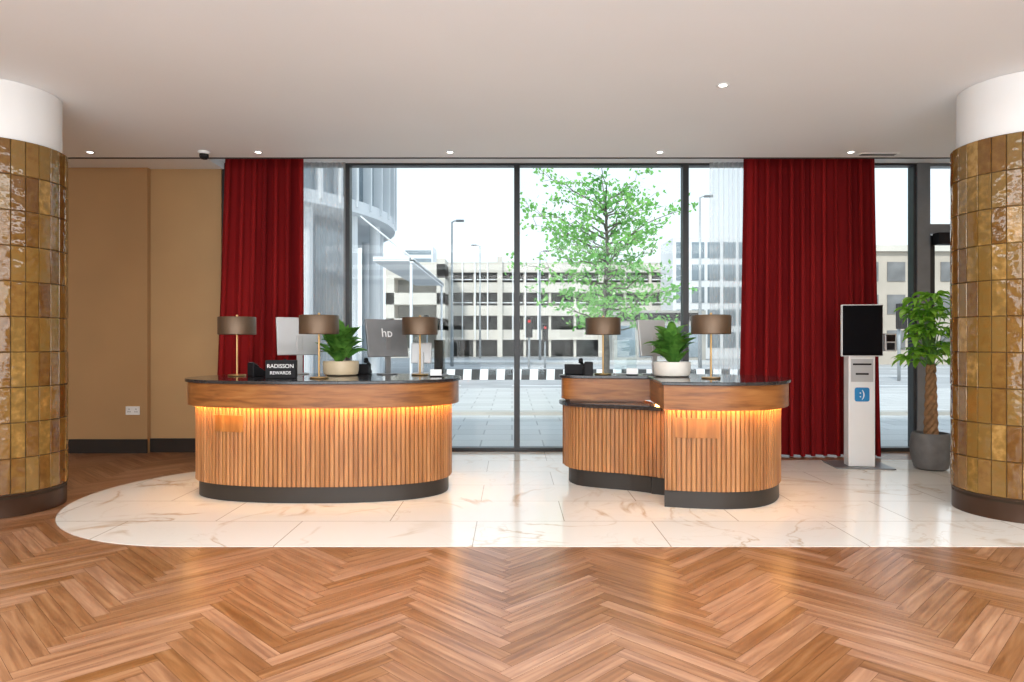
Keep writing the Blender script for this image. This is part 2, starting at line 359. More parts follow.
# ---------------------------------------------------------------- columns
def column(cx,cy,label,seed,lift):
    rnd=random.Random(seed); R=.5; z0,z1=.19,3.11; nr,nc=10,30
    e=empty('tiled_column',label,'column',(cx,cy,0))
    g=G(); g.cyl(R-.010,.15,z1,seg=64); obj('grout_core',g.mesh('grout_core',[M['grout']]),parent=e)
    g=G(); hh=(z1-z0)/nr; rot=rnd.random()
    for r_ in range(nr):
        for c_ in range(nc):
            a0=2*math.pi*(c_+rot)/nc+.003; a1=2*math.pi*(c_+1+rot)/nc-.003; b0=z0+r_*hh+.0018; b1=z0+(r_+1)*hh-.0018
            vs=[]; S=5; ts=[0,.035,.5,.965,1]
            jit=[rnd.uniform(-.003,.003) for _ in range(4)]
            for j,tz in enumerate((0,.018,.5,.982,1)):
                for i,tx in enumerate(ts):
                    a=a0+(a1-a0)*tx; z=b0+(b1-b0)*tz
                    ed=(i in(0,4)) or (j in (0,4))
                    k=jit[0]*(1-tx)*(1-tz)+jit[1]*tx*(1-tz)+jit[2]*(1-tx)*tz+jit[3]*tx*tz
                    rr=R+k-(.006 if ed else 0)
                    vs.append((rr*math.cos(a),rr*math.sin(a),z))
            fs=[(j*S+i,j*S+i+1,(j+1)*S+i+1,(j+1)*S+i) for j in range(4) for i in range(4)]
            g.add(vs,fs,min(1,.08+rnd.random()*.78+lift))
    obj('tile_cladding',g.mesh('tile_cladding',[M['tile']]),parent=e,smooth_ang=25)
    g=G(); g.lathe([(0,0.004),(R-.01,.004),(R-.01,.17),(R-.004,.185),(R-.03,.187),(0,.187)],seg=64); obj('skirting',g.mesh('skirting',[M['skirt']],True),parent=e,smooth_ang=30)
    g=G(); g.lathe([(0,z1),(R-.05,z1),(R-.045,z1+.004),(R-.045,ZC-.003),(0,ZC-.003)],seg=64); obj('white_cap',g.mesh('white_cap',[M['white']],True),parent=e,smooth_ang=30)
column(-4.46,5.95,'round column clad in glossy brown glazed tiles beside the tan wall',3,0)
column(4.32,5.81,'round column clad in golden brown glazed tiles beside the potted tree',5,.08)

# ---------------------------------------------------------------- curtains
def curtain(name,x0,x1,yc,z0,z1,nf,amp,mat,label,cat,flare=0,seed=1,lean=0):
    rnd=random.Random(seed); nx=nf*18; nz=16; g=G(); vs=[]
    ph=[rnd.uniform(-.8,.8) for _ in range(nf+2)]; am=[rnd.uniform(.55,1.1) for _ in range(nf+2)]
    cx=(x0+x1)/2
    for j in range(nz+1):
        tz=j/nz
        for i in range(nx+1):
            u=i/nx*nf; k=int(u); fr=u-k; fr2=fr*fr*(3-2*fr)
            p=ph[k]*(1-fr2)+ph[k+1]*fr2; A=(am[k]*(1-fr2)+am[k+1]*fr2)*amp
            w=u*2*math.pi+p*(.8+.4*(1-tz))
            y=yc+A*math.sin(w)*(1-.3*tz)+.15*A*math.sin(2*w+1)
            x=x0+(x1-x0)*i/nx + amp*.35*math.sin(2*w) ; x=cx+(x-cx)*(1+flare*(1-tz)**1.3)+lean*(1-tz)*(1-i/nx)
            vs.append((x,y,z0+(z1-z0)*tz))
    fs=[(j*(nx+1)+i,j*(nx+1)+i+1,(j+1)*(nx+1)+i+1,(j+1)*(nx+1)+i) for j in range(nz) for i in range(nx)]
    g.add(vs,fs); me=g.mesh(name,[mat],True); return obj(name,me,label=label,category=cat)
curtain('curtain',-3.63,-2.60,8.60,.02,ZR-.01,7,.12,M['velvet'],'gathered dark red velvet curtain beside the tan wall','curtain',.05,2,-.12)
curtain('curtain',2.93,4.52,8.58,.02,ZR-.01,11,.12,M['velvet'],'wide gathered dark red velvet curtain behind the check-in kiosk','curtain',.08,4)
curtain('sheer_curtain',-2.72,-2.17,8.86,.03,ZR-.01,8,.022,M['sheer'],'translucent white voile curtain hanging at the window','curtain',0,5)
curtain('sheer_curtain',2.56,3.00,8.86,.03,ZR-.01,7,.022,M['sheer'],'translucent white voile curtain next to wide red drape','curtain',0,6)

# ---------------------------------------------------------------- desks
def catmull(P,closed,sub=10):
    out=[]; n=len(P); rng=n if closed else n-1
    for i in range(rng):
        if closed: p0,p1,p2,p3=P[(i-1)%n],P[i],P[(i+1)%n],P[(i+2)%n]
        else: p0,p1,p2,p3=P[max(i-1,0)],P[i],P[i+1],P[min(i+2,n-1)]
        for k in range(sub):
            t=k/sub; out.append(tuple(.5*((2*p1[d])+(-p0[d]+p2[d])*t+(2*p0[d]-5*p1[d]+4*p2[d]-p3[d])*t*t+(-p0[d]+3*p1[d]-3*p2[d]+p3[d])*t**3) for d in (0,1)))
    if not closed: out.append(tuple(P[-1]))
    return out
def resample(P):
    n=len(P); S=[0]
    for i in range(n):
        a,b_=P[i],P[(i+1)%n]; S.append(S[-1]+math.hypot(b_[0]-a[0],b_[1]-a[1]))
    return S
def at(P,S,s):
    s=s%S[-1]
    i=max(0,min(len(P)-1,bisect.bisect_right(S,s)-1)); a,b_=P[i],P[(i+1)%len(P)]
    L=S[i+1]-S[i]; t=(s-S[i])/L if L>1e-9 else 0
    dx,dy=(b_[0]-a[0],b_[1]-a[1]); l=math.hypot(dx,dy) or 1
    return (a[0]+dx*t,a[1]+dy*t),(dy/l,-dx/l)
def offset(P,d):
    n=len(P); out=[]
    for i in range(n):
        a,b_,c=P[i-1],P[i],P[(i+1)%n]
        d1=Vector((b_[0]-a[0],b_[1]-a[1])); d2=Vector((c[0]-b_[0],c[1]-b_[1]))
        if d1.length<1e-7 or d2.length<1e-7: continue
        n1=Vector((d1.y,-d1.x)).normalized(); n2=Vector((d2.y,-d2.x)).normalized(); m_=(n1+n2)
        if m_.length<1e-6: m_=n1
        m_.normalize(); k=min(1/max(.4,m_.dot(n1)),1.8)
        out.append((b_[0]+m_.x*d*k,b_[1]+m_.y*d*k))
    return out
def slats(P,z0,z1,pitch=.042,depth=.010,seed=0):
    rnd=random.Random(seed); S=resample(P); tot=S[-1]; cnt=round(tot/pitch); p=tot/cnt
    pts=[];ti=[]
    for k in range(cnt):
        tn=rnd.uniform(.68,.95)
        for t,o in ((.02,-depth),(.05,-.003),(.15,-.0006),(.38,0),(.65,-.0006),(.76,-.003),(.79,-depth)):
            (x,y),nn=at(P,S,(k+t)*p); pts.append((x+nn[0]*o,y+nn[1]*o)); ti.append(tn if o>-depth or t<.1 else .12)
    g=G(); g.prism(pts,z0,z1,ti); return g
def ring(P,d0,d1,z0,z1):
    A=offset(P,d0); B=offset(P,d1); n=min(len(A),len(B)); g=G()
    vs=[(x,y,z0) for x,y in A]+[(x,y,z0) for x,y in B]+[(x,y,z1) for x,y in A]+[(x,y,z1) for x,y in B]; fs=[]
    for i in range(n):
        j=(i+1)%n
        fs+= [(i,j,j+n,i+n),(i+2*n,j+2*n,j+3*n,i+3*n),(i,j,j+2*n,i+2*n),(i+n,j+n,j+3*n,i+3*n)]
    g.add(vs,fs); return g
TOP=1.10; FB=.852; FC=.895
def loc(P,c): return [(x-c[0],y-c[1]) for x,y in P]
def fascia(P,PLED,e):
    g=G(); g.prism(P,TOP-.034,TOP-.004); obj('worktop',g.mesh('worktop',[M['stone']]),parent=e,bev=.006)
    g=G(); g.prism(offset(P,-.025),FC,TOP-.034); r=ring(P,-.025,-.034,FB,FC); g.add(r.v,r.f)
    obj('fascia_panel',g.mesh('fascia_panel',[M['fascia']]),parent=e,smooth_ang=30)
    g=ring(PLED,-.036,-.056,FC-.016,FC-.002); obj('light_strip',g.mesh('light_strip',[M['led']]),parent=e)
def face_panel(P,x0,x1,z0,z1,out=.005):
    S=resample(P); arr=[]
    for k in range(400):
        (x,y),nn=at(P,S,S[-1]*k/400)
        if x0<=x<=x1 and nn[1]<-.1: arr.append((x,y,nn))
    arr.sort(key=lambda q:q[0])
    outer=[(x+n_[0]*out,y+n_[1]*out) for x,y,n_ in arr]; inner=[(x-n_[0]*.03,y-n_[1]*.03) for x,y,n_ in arr]
    g=G(); g.prism(outer+inner[::-1],z0,z1); return g
SI=-.092
cx,cy=-1.815,6.69; e=empty('reception_desk','oval reception desk with lit vertical timber slats and dark stone top','desk',(cx,cy,.004))
P=[]
for k in range(180):
    a=2*math.pi*k/180; c_,s_=math.cos(a),math.sin(a); P.append((1.315*math.copysign(abs(c_)**(2/2.4),c_),.73*math.copysign(abs(s_)**(2/2.4),s_)))
fascia(P,P,e)
Ps=offset(P,SI)
obj('slatted_front',slats(Ps,.15,FC-.002,seed=1).mesh('slatted_front',[M['slat']]),parent=e)
g=G(); g.prism(offset(P,-.125),0,.15); obj('plinth',g.mesh('plinth',[M['plinth']]),parent=e,smooth_ang=30)
g=face_panel(Ps,T(219,6.3)-cx,T(251,6.25)-cx,.63,.78); obj('access_panel',g.mesh('access_panel',[M['panelw']]),parent=e)
cx2,cy2=1.75,6.6; e2=empty('reception_desk','curved reception desk with lit slatted drum and lower side counter','desk',(cx2,cy2,.004))
front=[(1.285,5.86),(1.55,5.79),(1.85,5.76),(2.15,5.82),(2.40,6.01),(2.59,6.32),(2.64,6.60),(2.57,6.90),(2.32,7.12)]
full=catmull(front+[(1.95,7.24),(1.5,7.34),(1.1,7.38),(.80,7.37),(.59,7.28),(.49,7.12),(.55,6.97),(.80,6.90),(1.10,6.88),(1.36,6.84)],False)
PF=loc(full,(cx2,cy2))
drum=catmull(front+[(1.95,7.22),(1.6,7.18),(1.42,6.95)],False)
PD=loc(drum,(cx2,cy2))
fascia(PF,PD,e2)
obj('slatted_front',slats(offset(PD,SI),.15,FC-.002,seed=2).mesh('slatted_front',[M['slat']]),parent=e2)
g=G(); g.prism(offset(PD,-.110),0,.15); obj('plinth',g.mesh('plinth',[M['plinth']]),parent=e2,smooth_ang=30)
g=face_panel(offset(PD,SI),1.40-cx2,T(717,5.93)-cx2,.61,.78); obj('access_panel',g.mesh('access_panel',[M['panelw']]),parent=e2)
led=catmull([(.49,7.12),(.51,6.95),(.60,6.77),(.80,6.64),(1.08,6.52),(1.26,6.41),(1.40,6.30)],False)+[(1.40,6.84),(1.36,7.2),(.8,7.33),(.59,7.26)]
PL=loc(led,(cx2,cy2))
g=G(); g.prism(PL,.795,.835); obj('side_counter',g.mesh('side_counter',[M['stone']]),parent=e2,bev=.006)
g=G(); g.prism(offset(loc([(.52,7.12),(.57,6.99),(.80,6.93),(1.10,6.91),(1.36,6.87),(1.36,7.2),(.8,7.33)],(cx2,cy2)),-.03),.835,FC); obj('infill_rail',g.mesh('infill_rail',[M['fascia']]),parent=e2)
g=slats(offset(PL,-.045),.17,.795,.042,.010,3); obj('slatted_side',g.mesh('slatted_side',[M['slat']]),parent=e2)
g=G(); g.prism(offset(PL,-.10),0,.17); obj('plinth',g.mesh('plinth',[M['plinth']]),parent=e2,smooth_ang=30)

# ---------------------------------------------------------------- desk items
ZT=TOP+.001
def lamp(x,y,rot,label,first=None):
    if first: return copy_thing(first,(x,y,ZT),rot,label)
    e=empty('table_lamp',label,'lamp',(x,y,ZT),rot,group='bronze table lamps on the reception desks')
    g=G(); g.lathe([(0,0),(.085,0),(.088,.006),(.084,.014),(.02,.018),(0,.018)]); obj('base',g.mesh('base',[M['brass']],True),parent=e,smooth_ang=40)
    g=G(); g.tube([(0,0,.016),(0,0,.595)],.009,12); g.lathe([(0,.59),(.012,.592),(.012,.61),(0,.615)]); obj('stem',g.mesh('stem',[M['brass']],True),parent=e,smooth_ang=40)
    g=G(); g.lathe([(.172,.415),(.178,.413),(.182,.417),(.182,.585),(.178,.59),(.172,.588)],seg=48); g.lathe([(.178,.582),(.010,.582),(.010,.579),(.174,.579)],seg=48)
    obj('lamp_shade',g.mesh('lamp_shade',[M['bronze']],True),parent=e,smooth_ang=40)
    g=G(); g.lathe([(.170,.416),(.170,.578)],seg=48); obj('shade_lining',g.mesh('shade_lining',[M['shadein']],True),parent=e)
    g=G(); g.lathe([(.0,.575),(.018,.57),(.018,.53),(.03,.50),(.025,.47),(0,.455)]); obj('bulb',g.mesh('bulb',[M['whitep']],True),parent=e)
    return e
L1=lamp(T(237,6.85),6.85,0,'bronze drum-shade table lamp beside card terminal')
lamp(T(319,6.40),6.40,.5,'bronze drum-shade table lamp beside low cream planter',L1)
lamp(T(420,7.0),7.0,1,'bronze drum-shade table lamp near clear acrylic screen',L1)
lamp(T(603,7.1),7.1,1.5,'bronze drum-shade table lamp near card terminal on curved desk',L1)
lamp(T(711,6.38),6.38,2,'bronze drum-shade table lamp beside white bowl planter',L1)

def leafset(specs):
    g=G()
    for (o,az,el,L,w,dr) in specs:
        p=Vector(o); n_=7; vs=[]; ax=Vector((-math.sin(az),math.cos(az),0)); tw=random.uniform(-.5,.5)
        for i in range(n_+1):
            t=i/n_; ee=el-dr*t; d=Vector((math.cos(ee)*math.cos(az),math.cos(ee)*math.sin(az),math.sin(ee)))
            nm=ax.cross(d)
            ww=w*.5*max(0,math.sin(math.pi*min(1,.06+.94*t)**.85))**.8 if t<1 else 0.001
            side=(ax*math.cos(tw)+nm*math.sin(tw))
            vs+= [p-side*ww+nm*-ww*.3,p,p+side*ww+nm*-ww*.3]
            p=p+d*(L/n_)
        fs=[]
        for i in range(n_):
            fs+= [(i*3,i*3+1,i*3+4,i*3+3),(i*3+1,i*3+2,i*3+5,i*3+4)]
        g.add(vs,fs)
    return g
def desk_plant(x,y,potmat,label,seed):
    random.seed(seed)
    e=empty('potted_plant',label,'plant',(x,y,ZT))
    g=G(); g.lathe([(0,0),(.145,0),(.17,.012),(.178,.05),(.18,.135),(.176,.145),(.168,.14),(.166,.12),(0,.12)],seg=40); obj('pot',g.mesh('pot',[potmat],True),parent=e,smooth_ang=40)
    g=G(); g.lathe([(0,.13),(.165,.125)],seg=24); obj('soil',g.mesh('soil',[M['soil']]),parent=e)
    sp=[]
    for k in range(60):
        az=random.uniform(0,2*math.pi); el=math.radians(random.uniform(45,88)); r=random.uniform(0,.08)
        st=random.uniform(0,.22)
        sp.append(((r*math.cos(az),r*math.sin(az),.12+st),az,el,random.uniform(.19,.31),random.uniform(.08,.12),random.uniform(.5,1.5)))
    g=leafset(sp); obj('foliage',g.mesh('foliage',[M['leaf']],True),parent=e)
    return e
desk_plant(T(341,6.98),6.98,M['cream'],'leafy green plant in a low cream planter',11)
desk_plant(T(672,6.75),6.75,M['wpot'],'leafy green plant in a low white bowl planter',12)

def monitor(x,y,rot,mat,label,logo=False,tilt=.12,w=.50,h=.33,zc=.34):
    e=empty('monitor',label,'monitor',(x,y,ZT),rot)
    g=G(); g.prism([(-.09,-.07),(.09,-.07),(.09,.06),(-.09,.06)],0,.012); obj('base',g.mesh('base',[mat]),parent=e,bev=.004)
    boxpart('stand',(-.03,.03,-.03,-.012,.012,zc+.03),mat,e,.004)
    g=G(); g.box(-w/2,w/2,-.012,.016,-h/2,h/2); b=obj('back_cover',g.mesh('back_cover',[mat]),(0,.006,zc+.02),(-tilt,0,0),parent=e,bev=.008)
    boxpart('screen',(-w/2+.01,w/2-.01,.0165,.019,-h/2+.01,h/2-.01),M['screen'],b)
    if logo:
        me=textmesh('emblem','hp',.13,M['text']); obj('emblem',me,(0,-.0135,.05),(math.pi/2,0,0),parent=b)
    return e
monitor(T(299,7.2),7.2,.6,M['silver'],'silver monitor seen from the back on the oval desk',tilt=.15,w=.46,h=.40,zc=.38)
monitor(T(387,7.15),7.15,.65,M['dsilver'],'dark grey monitor with a small emblem on its back',True,.2,w=.46,h=.40,zc=.36)
monitor(T(421,7.28),7.30,-.1,M['silver'],'silver monitor beside the clear acrylic screen',False,.1,w=.22,h=.22,zc=.20)
monitor(T(653,7.12),7.12,.5,M['silver'],'pale silver monitor behind white bowl planter',False,.15,w=.36,h=.38,zc=.36)

def terminal(x,y,rot,label):
    e=empty('card_terminal',label,'card reader',(x,y,ZT),rot)
    g=G(); g.add([(-.045,-.07,0),(.045,-.07,0),(.045,.08,0),(-.045,.08,0),(-.045,-.07,.05),(.045,-.07,.05),(.045,.08,.14),(-.045,.08,.14)],[(3,2,1,0),(4,5,6,7),(0,1,5,4),(1,2,6,5),(2,3,7,6),(3,0,4,7)])
    obj('body',g.mesh('body',[M['black']]),parent=e,bev=.008)
    g=G(); g.add([(-.035,-.06,.058),(.035,-.06,.058),(.035,-.005,.091),(-.035,-.005,.091)],[(0,1,2,3)]); obj('keypad',g.mesh('keypad',[M['dsilver']]),parent=e)
    g=G(); g.add([(-.035,.005,.104),(.035,.005,.104),(.035,.07,.142),(-.035,.07,.142)],[(0,1,2,3)]); obj('display',g.mesh('display',[M['silver']]),parent=e)
    return e
def phone(x,y,rot,label):
    e=empty('desk_telephone',label,'telephone',(x,y,ZT),rot)
    g=G(); g.add([(-.1,-.08,0),(.1,-.08,0),(.1,.08,0),(-.1,.08,0),(-.1,-.08,.03),(.1,-.08,.03),(.1,.08,.11),(-.1,.08,.11)],[(3,2,1,0),(4,5,6,7),(0,1,5,4),(1,2,6,5),(2,3,7,6),(3,0,4,7)])
    obj('body',g.mesh('body',[M['black']]),parent=e,bev=.008)
    g=G(); g.tube([(-.07,-.07,.055),(-.07,-.065,.09),(-.07,0,.125),(-.07,.06,.15),(-.07,.075,.125)],[.022,.024,.015,.024,.022],10); obj('handset',g.mesh('handset',[M['black']],True),parent=e)
    return e
terminal(T(257,6.75),6.75,2.6,'black card payment terminal beside rewards sign')
phone(T(281,6.85),6.85,3.0,'black desk telephone behind the small sign')
phone(T(575,7.2),7.2,2.9,'black desk telephone on the curved desk')
terminal(T(588,7.0),6.99,3.1,'small black card terminal on the curved desk')
phone(T(361,7.28),7.28,3.1,'black desk telephone beside the grey monitor')
e=empty('counter_sign','black block sign with white lettering on the oval desk','sign',(T(281,6.4),6.4,ZT),.05)
boxpart('block',(-.14,.14,-.02,.05,0,.17),M['black'],e,.004)
obj('lettering',textmesh('lettering','RADISSON',.052,M['text']),(0,-.0215,.113),(math.pi/2,0,0),parent=e)
obj('lettering',textmesh('lettering','REWARDS',.042,M['text']),(0,-.0215,.050),(math.pi/2,0,0),parent=e)
for (x,y,a,l) in ((T(436,6.7),6.7,.2,'white paper card stand near clear screen'),(T(632,6.98),6.98,-.2,'white paper card stand beside monitor')):
    e=empty('card_stand',l,'card stand',(x,y,ZT),a)
    boxpart('base',(-.06,.06,-.03,.04,0,.01),M['black'],e); boxpart('card',(-.055,.055,.0,.004,.01,.07),M['whitep'],e)
for (x,y,a,l) in ((T(440,6.95),6.95,1.2,'clear acrylic screen standing on the oval desk'),(T(625,7.24),7.22,.1,'clear acrylic screen standing on curved desk')):
    e=empty('acrylic_screen',l,'screen',(x,y,ZT),a)
    boxpart('panel',(-.12,.12,-.003,.003,.01,.36),M['acryl'],e); boxpart('foot',(-.12,.12,-.03,.03,0,.01),M['steel'],e)

# ---------------------------------------------------------------- kiosk
KY=7.85; kx=T(860,KY)
e=empty('check_in_kiosk','white self check-in kiosk with black touch screen','kiosk',(kx,KY,.0045),-.12)
boxpart('base_plate',(-.31,.33,-.16,.34,0,.012),M['dsilver'],e,.004)
boxpart('pillar',(-.145,.145,-.06,.10,.012,1.28),M['kiosk'],e,.012)
boxpart('screen_housing',(-.235,.215,-.10,-.055,1.27,1.86),M['kiosk'],e,.01)
boxpart('touch_screen',(-.225,.205,-.106,-.1005,1.28,1.85),M['screen'],e)
cr=boxpart('card_reader',(.225,.345,-.12,-.04,1.33,1.53),M['silver'],e,.008)
boxpart('reader_display',(.238,.332,-.124,-.1205,1.44,1.515),M['screen'],cr)
boxpart('reader_keypad',(.243,.327,-.124,-.1205,1.345,1.425),M['black'],cr)
boxpart('reader_arm',(.13,.26,-.053,-.045,1.40,1.44),M['steel'],e)
boxpart('printer_panel',(-.12,.12,-.064,-.0605,.98,1.24),M['silver'],e)
boxpart('receipt_slot',(-.07,.07,-.068,-.0645,1.06,1.08),M['black'],e)
boxpart('scanner_slot',(-.10,.10,-.068,-.0645,1.17,1.19),M['black'],e)
rp=[]
for (sx_,sy_,a0) in ((1,1,0),(-1,1,90),(-1,-1,180),(1,-1,270)):
    for q in range(6):
        th=math.radians(a0+q*18); rp.append((sx_*.055+.025*math.cos(th),sy_*.055+.025*math.sin(th)))
g=G(); g.prism(rp,0,.004); obj('blue_sign',g.mesh('blue_sign',[M['blue']]),(0,-.0605,.835),(math.pi/2,0,0),parent=e)
obj('smile_mark',textmesh('smile_mark',':)',.12,M['text']),(0,-.0660,.840),(math.pi/2,0,0),parent=e)
# ---------------------------------------------------------------- braided tree
random.seed(21)
py_=7.72; e=empty('potted_tree','braided-trunk leafy tree in a round grey pot','plant',(T(931,py_),py_,.0045))
g=G(); g.lathe([(0,0),(.14,0),(.17,.02),(.205,.15),(.215,.28),(.20,.38),(.185,.41),(.17,.41),(.175,.36),(0,.36)],seg=40); obj('pot',g.mesh('pot',[M['gpot']],True),parent=e,smooth_ang=40)
g=G(); g.lathe([(0,.375),(.174,.37)]); obj('soil',g.mesh('soil',[M['soil']]),parent=e)
g=G()
for k in range(4):
    pts=[];rad=[]
    for i in range(40):
        t=i/39; a=t*13+k*math.pi/2; r=.045*(1-.35*t); pts.append((r*math.cos(a),r*math.sin(a),.36+t*.82)); rad.append(.034*(1-.3*t))
    g.tube(pts,rad,8)
obj('braided_trunk',g.mesh('braided_trunk',[M['trunk']],True),parent=e)
g=G(); sp=[]
for k in range(54):
    az=random.uniform(0,2*math.pi); z=random.uniform(1.15,1.98); rr=random.uniform(.05,.30)*(1-.35*abs(z-1.5)/.5)
    tip=(rr*math.cos(az),rr*math.sin(az),z); mid=(rr*.45*math.cos(az),rr*.45*math.sin(az),(z+1.15)/2+.05)
    g.tube([(0,0,1.12),mid,tip],[.008,.006,.003],6)
    for q in range(5):
        a2=az+(q-2)*.8; sp.append((tip,a2,random.uniform(-.1,.7),random.uniform(.15,.22),random.uniform(.05,.075),random.uniform(.9,1.7)))
obj('branches',g.mesh('branches',[M['stalk']],True),parent=e)
obj('foliage',leafset(sp).mesh('foliage',[M['leaf2']],True),parent=e)

# ---------------------------------------------------------------- wall / ceiling fittings
e=empty('power_socket','white double power socket on tan wall','socket',(T(133,8.84),8.84,.55))
boxpart('plate',(-.09,.09,-.012,-.001,-.055,.055),M['whitep'],e,.003)
repeat('pin_hole',(-.004,.004,-.0135,-.0122,-.007,.007),M['black'],e,[(-.045,0,.019),(.045,0,.019),(-.058,0,-.015),(-.032,0,-.015),(.032,0,-.015),(.058,0,-.015)])
first=None
DL=[]
for px,py in ((90,152),(258,152),(450,152),(660,152),(851,152),(723,85)):
    Y=F*(ZC-H)/(341-py); DL.append((T(px,Y),Y))
    if not first:
        e=empty('ceiling_downlight','small round recessed ceiling downlight with white rim','downlight',(T(px,Y),Y,ZC),group='recessed ceiling downlights')
        g=G(); g.lathe([(.032,-.001),(.052,-.001),(.054,-.006),(.04,-.008),(.032,-.004)],seg=24); obj('rim',g.mesh('rim',[M['whitep']],True),parent=e)
        g=G(); g.lathe([(0,-.004),(.032,-.004)],seg=24); obj('lens',g.mesh('lens',[M['down']]),parent=e); first=e
    else: copy_thing(first,(T(px,Y),Y,ZC),0)
Y=7.75; e=empty('security_camera','small black dome security camera on white ceiling mount','camera',(T(204,Y),Y,ZC))
g=G(); g.lathe([(0,-.001),(.065,-.001),(.065,-.02),(.055,-.03),(0,-.03)]); obj('mount',g.mesh('mount',[M['whitep']],True),parent=e,smooth_ang=40)
g=G(); g.lathe([(.05,-.031),(.05,-.06),(.035,-.085),(0,-.093)]); obj('dome',g.mesh('dome',[M['black']],True),parent=e)
e=empty('air_vent','slim dark slotted ceiling air vent','vent',(T(878,7.85),7.85,ZC))
boxpart('vent_frame',(-.22,.22,-.05,.05,-.008,-.001),M['white'],e)
repeat('slot',(-.2,.2,-.005,.005,-.0105,-.0085),M['dark'],e,[(0,-.033+k*.022,0) for k in range(4)])

# ================================================================ outside
boxpart('pavement',(-60,60,9.16,21.5,-.12,-.03),M['pave'],None,label='light grey paved forecourt outside the windows',category='pavement')
boxpart('road',(-160,160,21.5,260,-.2,-.13),M['asph'],None,label='wide grey asphalt road beyond the forecourt',category='road')
g=G()
for yy in (24.,36.,):
    for k in range(-1,14): g.box(k*4,k*4+2.2,yy,yy+.18,-.129,-.125)
g.box(-4,40,30.6,30.9,-.129,-.125); g.box(-4,40,41,41.3,-.129,-.125)
obj('road_markings',g.mesh('road_markings',[M['whitep']]),label='white painted lane lines on the road',category='road marking',kind='stuff')
boxpart('traffic_island',(-6,17,46,51,-.129,.02),M['pave'],None,label='raised pale paved traffic island in the road',category='traffic island')
boxpart('kerb_step',(-12,12,13.6,13.9,-.029,.04),M['concd'],None,label='low dark stone kerb across the forecourt',category='kerb')
e=empty('striped_barrier','black and white striped low street barrier','barrier',(0,28,-.13))
B_=[(0,-.15,0),(.335,-.15,0),(.335,.15,0),(0,.15,0),(.02,-.10,.42),(.355,-.10,.42),(.355,.10,.42),(.02,.10,.42)]
F_=[(3,2,1,0),(4,5,6,7),(0,1,5,4),(1,2,6,5),(2,3,7,6),(3,0,4,7)]
g=G(); g.add(B_,F_); mb=g.mesh('black_block',[M['stripe']]); mw=g.mesh('white_block',[M['whitep']])
x=T(430,28); k=0
while x<T(566,28)+9:
    obj('black_block' if k%2 else 'white_block',mb if k%2 else mw,(x,0,0),parent=e); x+=.34; k+=1
# car park
CY=68
e=empty('multi_storey_car_park','long pale concrete multi-storey car park with open decks','building',(4,CY,-.13))
def X(px,Y): return T(px,Y)-4
x0,x1=X(398,CY),X(900,CY)
g=G()
for z in (1.7,4.1,6.4,8.4): g.box(x0,x1,-.2,.2,z,z+1.0)
g.box(x0,x1,.2,16,9.3,9.4)
xx=x0; k=0
while xx<x1:
    g.box(xx,xx+.25,.0,.3,0,9.3)
    if k%4==0: g.box(xx-.1,xx+.4,-.5,-.2,0,9.9)
    xx+=2.5; k+=1
obj('concrete_frame',g.mesh('concrete_frame',[M['conc']]),parent=e)
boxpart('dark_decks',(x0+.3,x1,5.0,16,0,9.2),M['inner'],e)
g=G()
for z in (2.2,4.6,6.9): g.box(x0+.3,x1,.35,5,z,z+.2)
obj('deck_slabs',g.mesh('deck_slabs',[M['concd']]),parent=e)
g=G(); g.box(0,.12,-.34,-.21,1.7,9.5); mf=g.mesh('white_post',[M['whitep']]); xx=X(462,CY)
while xx<X(545,CY): obj('white_post',mf,(xx,0,0),parent=e); xx+=1.25
g=G(); g.box(0,2.1,.05,.15,0,.1); mr_=g.mesh('deck_rail',[M['whitep']])
xx=x0+.3
while xx<X(690,CY):
    for z in (5.35,7.65): obj('deck_rail',mr_,(xx,0,z),parent=e)
    xx+=2.5
g=G(); ra,rb=X(398,CY)-.5,X(449,CY)
for a,b_ in ((0,.9),(2.6,3.7),(5.0,6.1),(7.5,8.8)): g.box(ra,rb,-4,-.6,a,b_)
g.box(ra,ra+.8,-4,-.6,.9,7.5); g.box(rb-.8,rb,-4,-.6,.9,9.3)
obj('ramp_tower',g.mesh('ramp_tower',[M['conc']]),parent=e)
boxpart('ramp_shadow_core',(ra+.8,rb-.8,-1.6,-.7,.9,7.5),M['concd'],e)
# far tower
e=empty('distant_tower','small distant grey office tower','building',(T(419,150),150,-.13))
boxpart('shell',(-3.4,3.0,0,8,0,22.5),M['facade'],e)
repeat('window_band',(-3.1,2.7,-.1,0,0,.9),M['bluegl'],e,[(0,0,8+k*1.8) for k in range(8)])
# office block
e=empty('office_building','pale curved office building with vertical facade fins','building',(-11,30,-.13))
RC=9.0
pl=[(-10,-7.5)]
for a in range(0,19):
    th=math.radians(-42+a*7.2)
    pl.append((5.2-RC+RC*math.cos(th),1.5+RC*math.sin(th)))
pl+=[(-10,10.0)]
g=G(); g.prism(pl,7.0,26); obj('upper_storeys',g.mesh('upper_storeys',[M['bluegl']]),parent=e)
g=G()
for z in (6.8,9.8,12.6,15.4,18.2,21,23.8): g.prism(offset(pl,.28),z,z+.5)
S=resample(pl); s=S[1]
while s<S[-3]:
    (x,y),nn=at(pl,S,s); w_=.05; a=(x+nn[1]*w_,y-nn[0]*w_); b_=(x-nn[1]*w_,y+nn[0]*w_)
    g.prism([a,b_,(b_[0]+nn[0]*.38,b_[1]+nn[1]*.38),(a[0]+nn[0]*.38,a[1]+nn[1]*.38)],7,26); s+=.95
obj('facade_fins',g.mesh('facade_fins',[M['facade']]),parent=e)
g=G(); g.prism(offset(pl,-1.6),0,7); obj('ground_floor_glazing',g.mesh('ground_floor_glazing',[M['bluegl']]),parent=e)
g=G(); g.cyl(.25,0,6.8,seg=16); mc=g.mesh('column',[M['facade']])
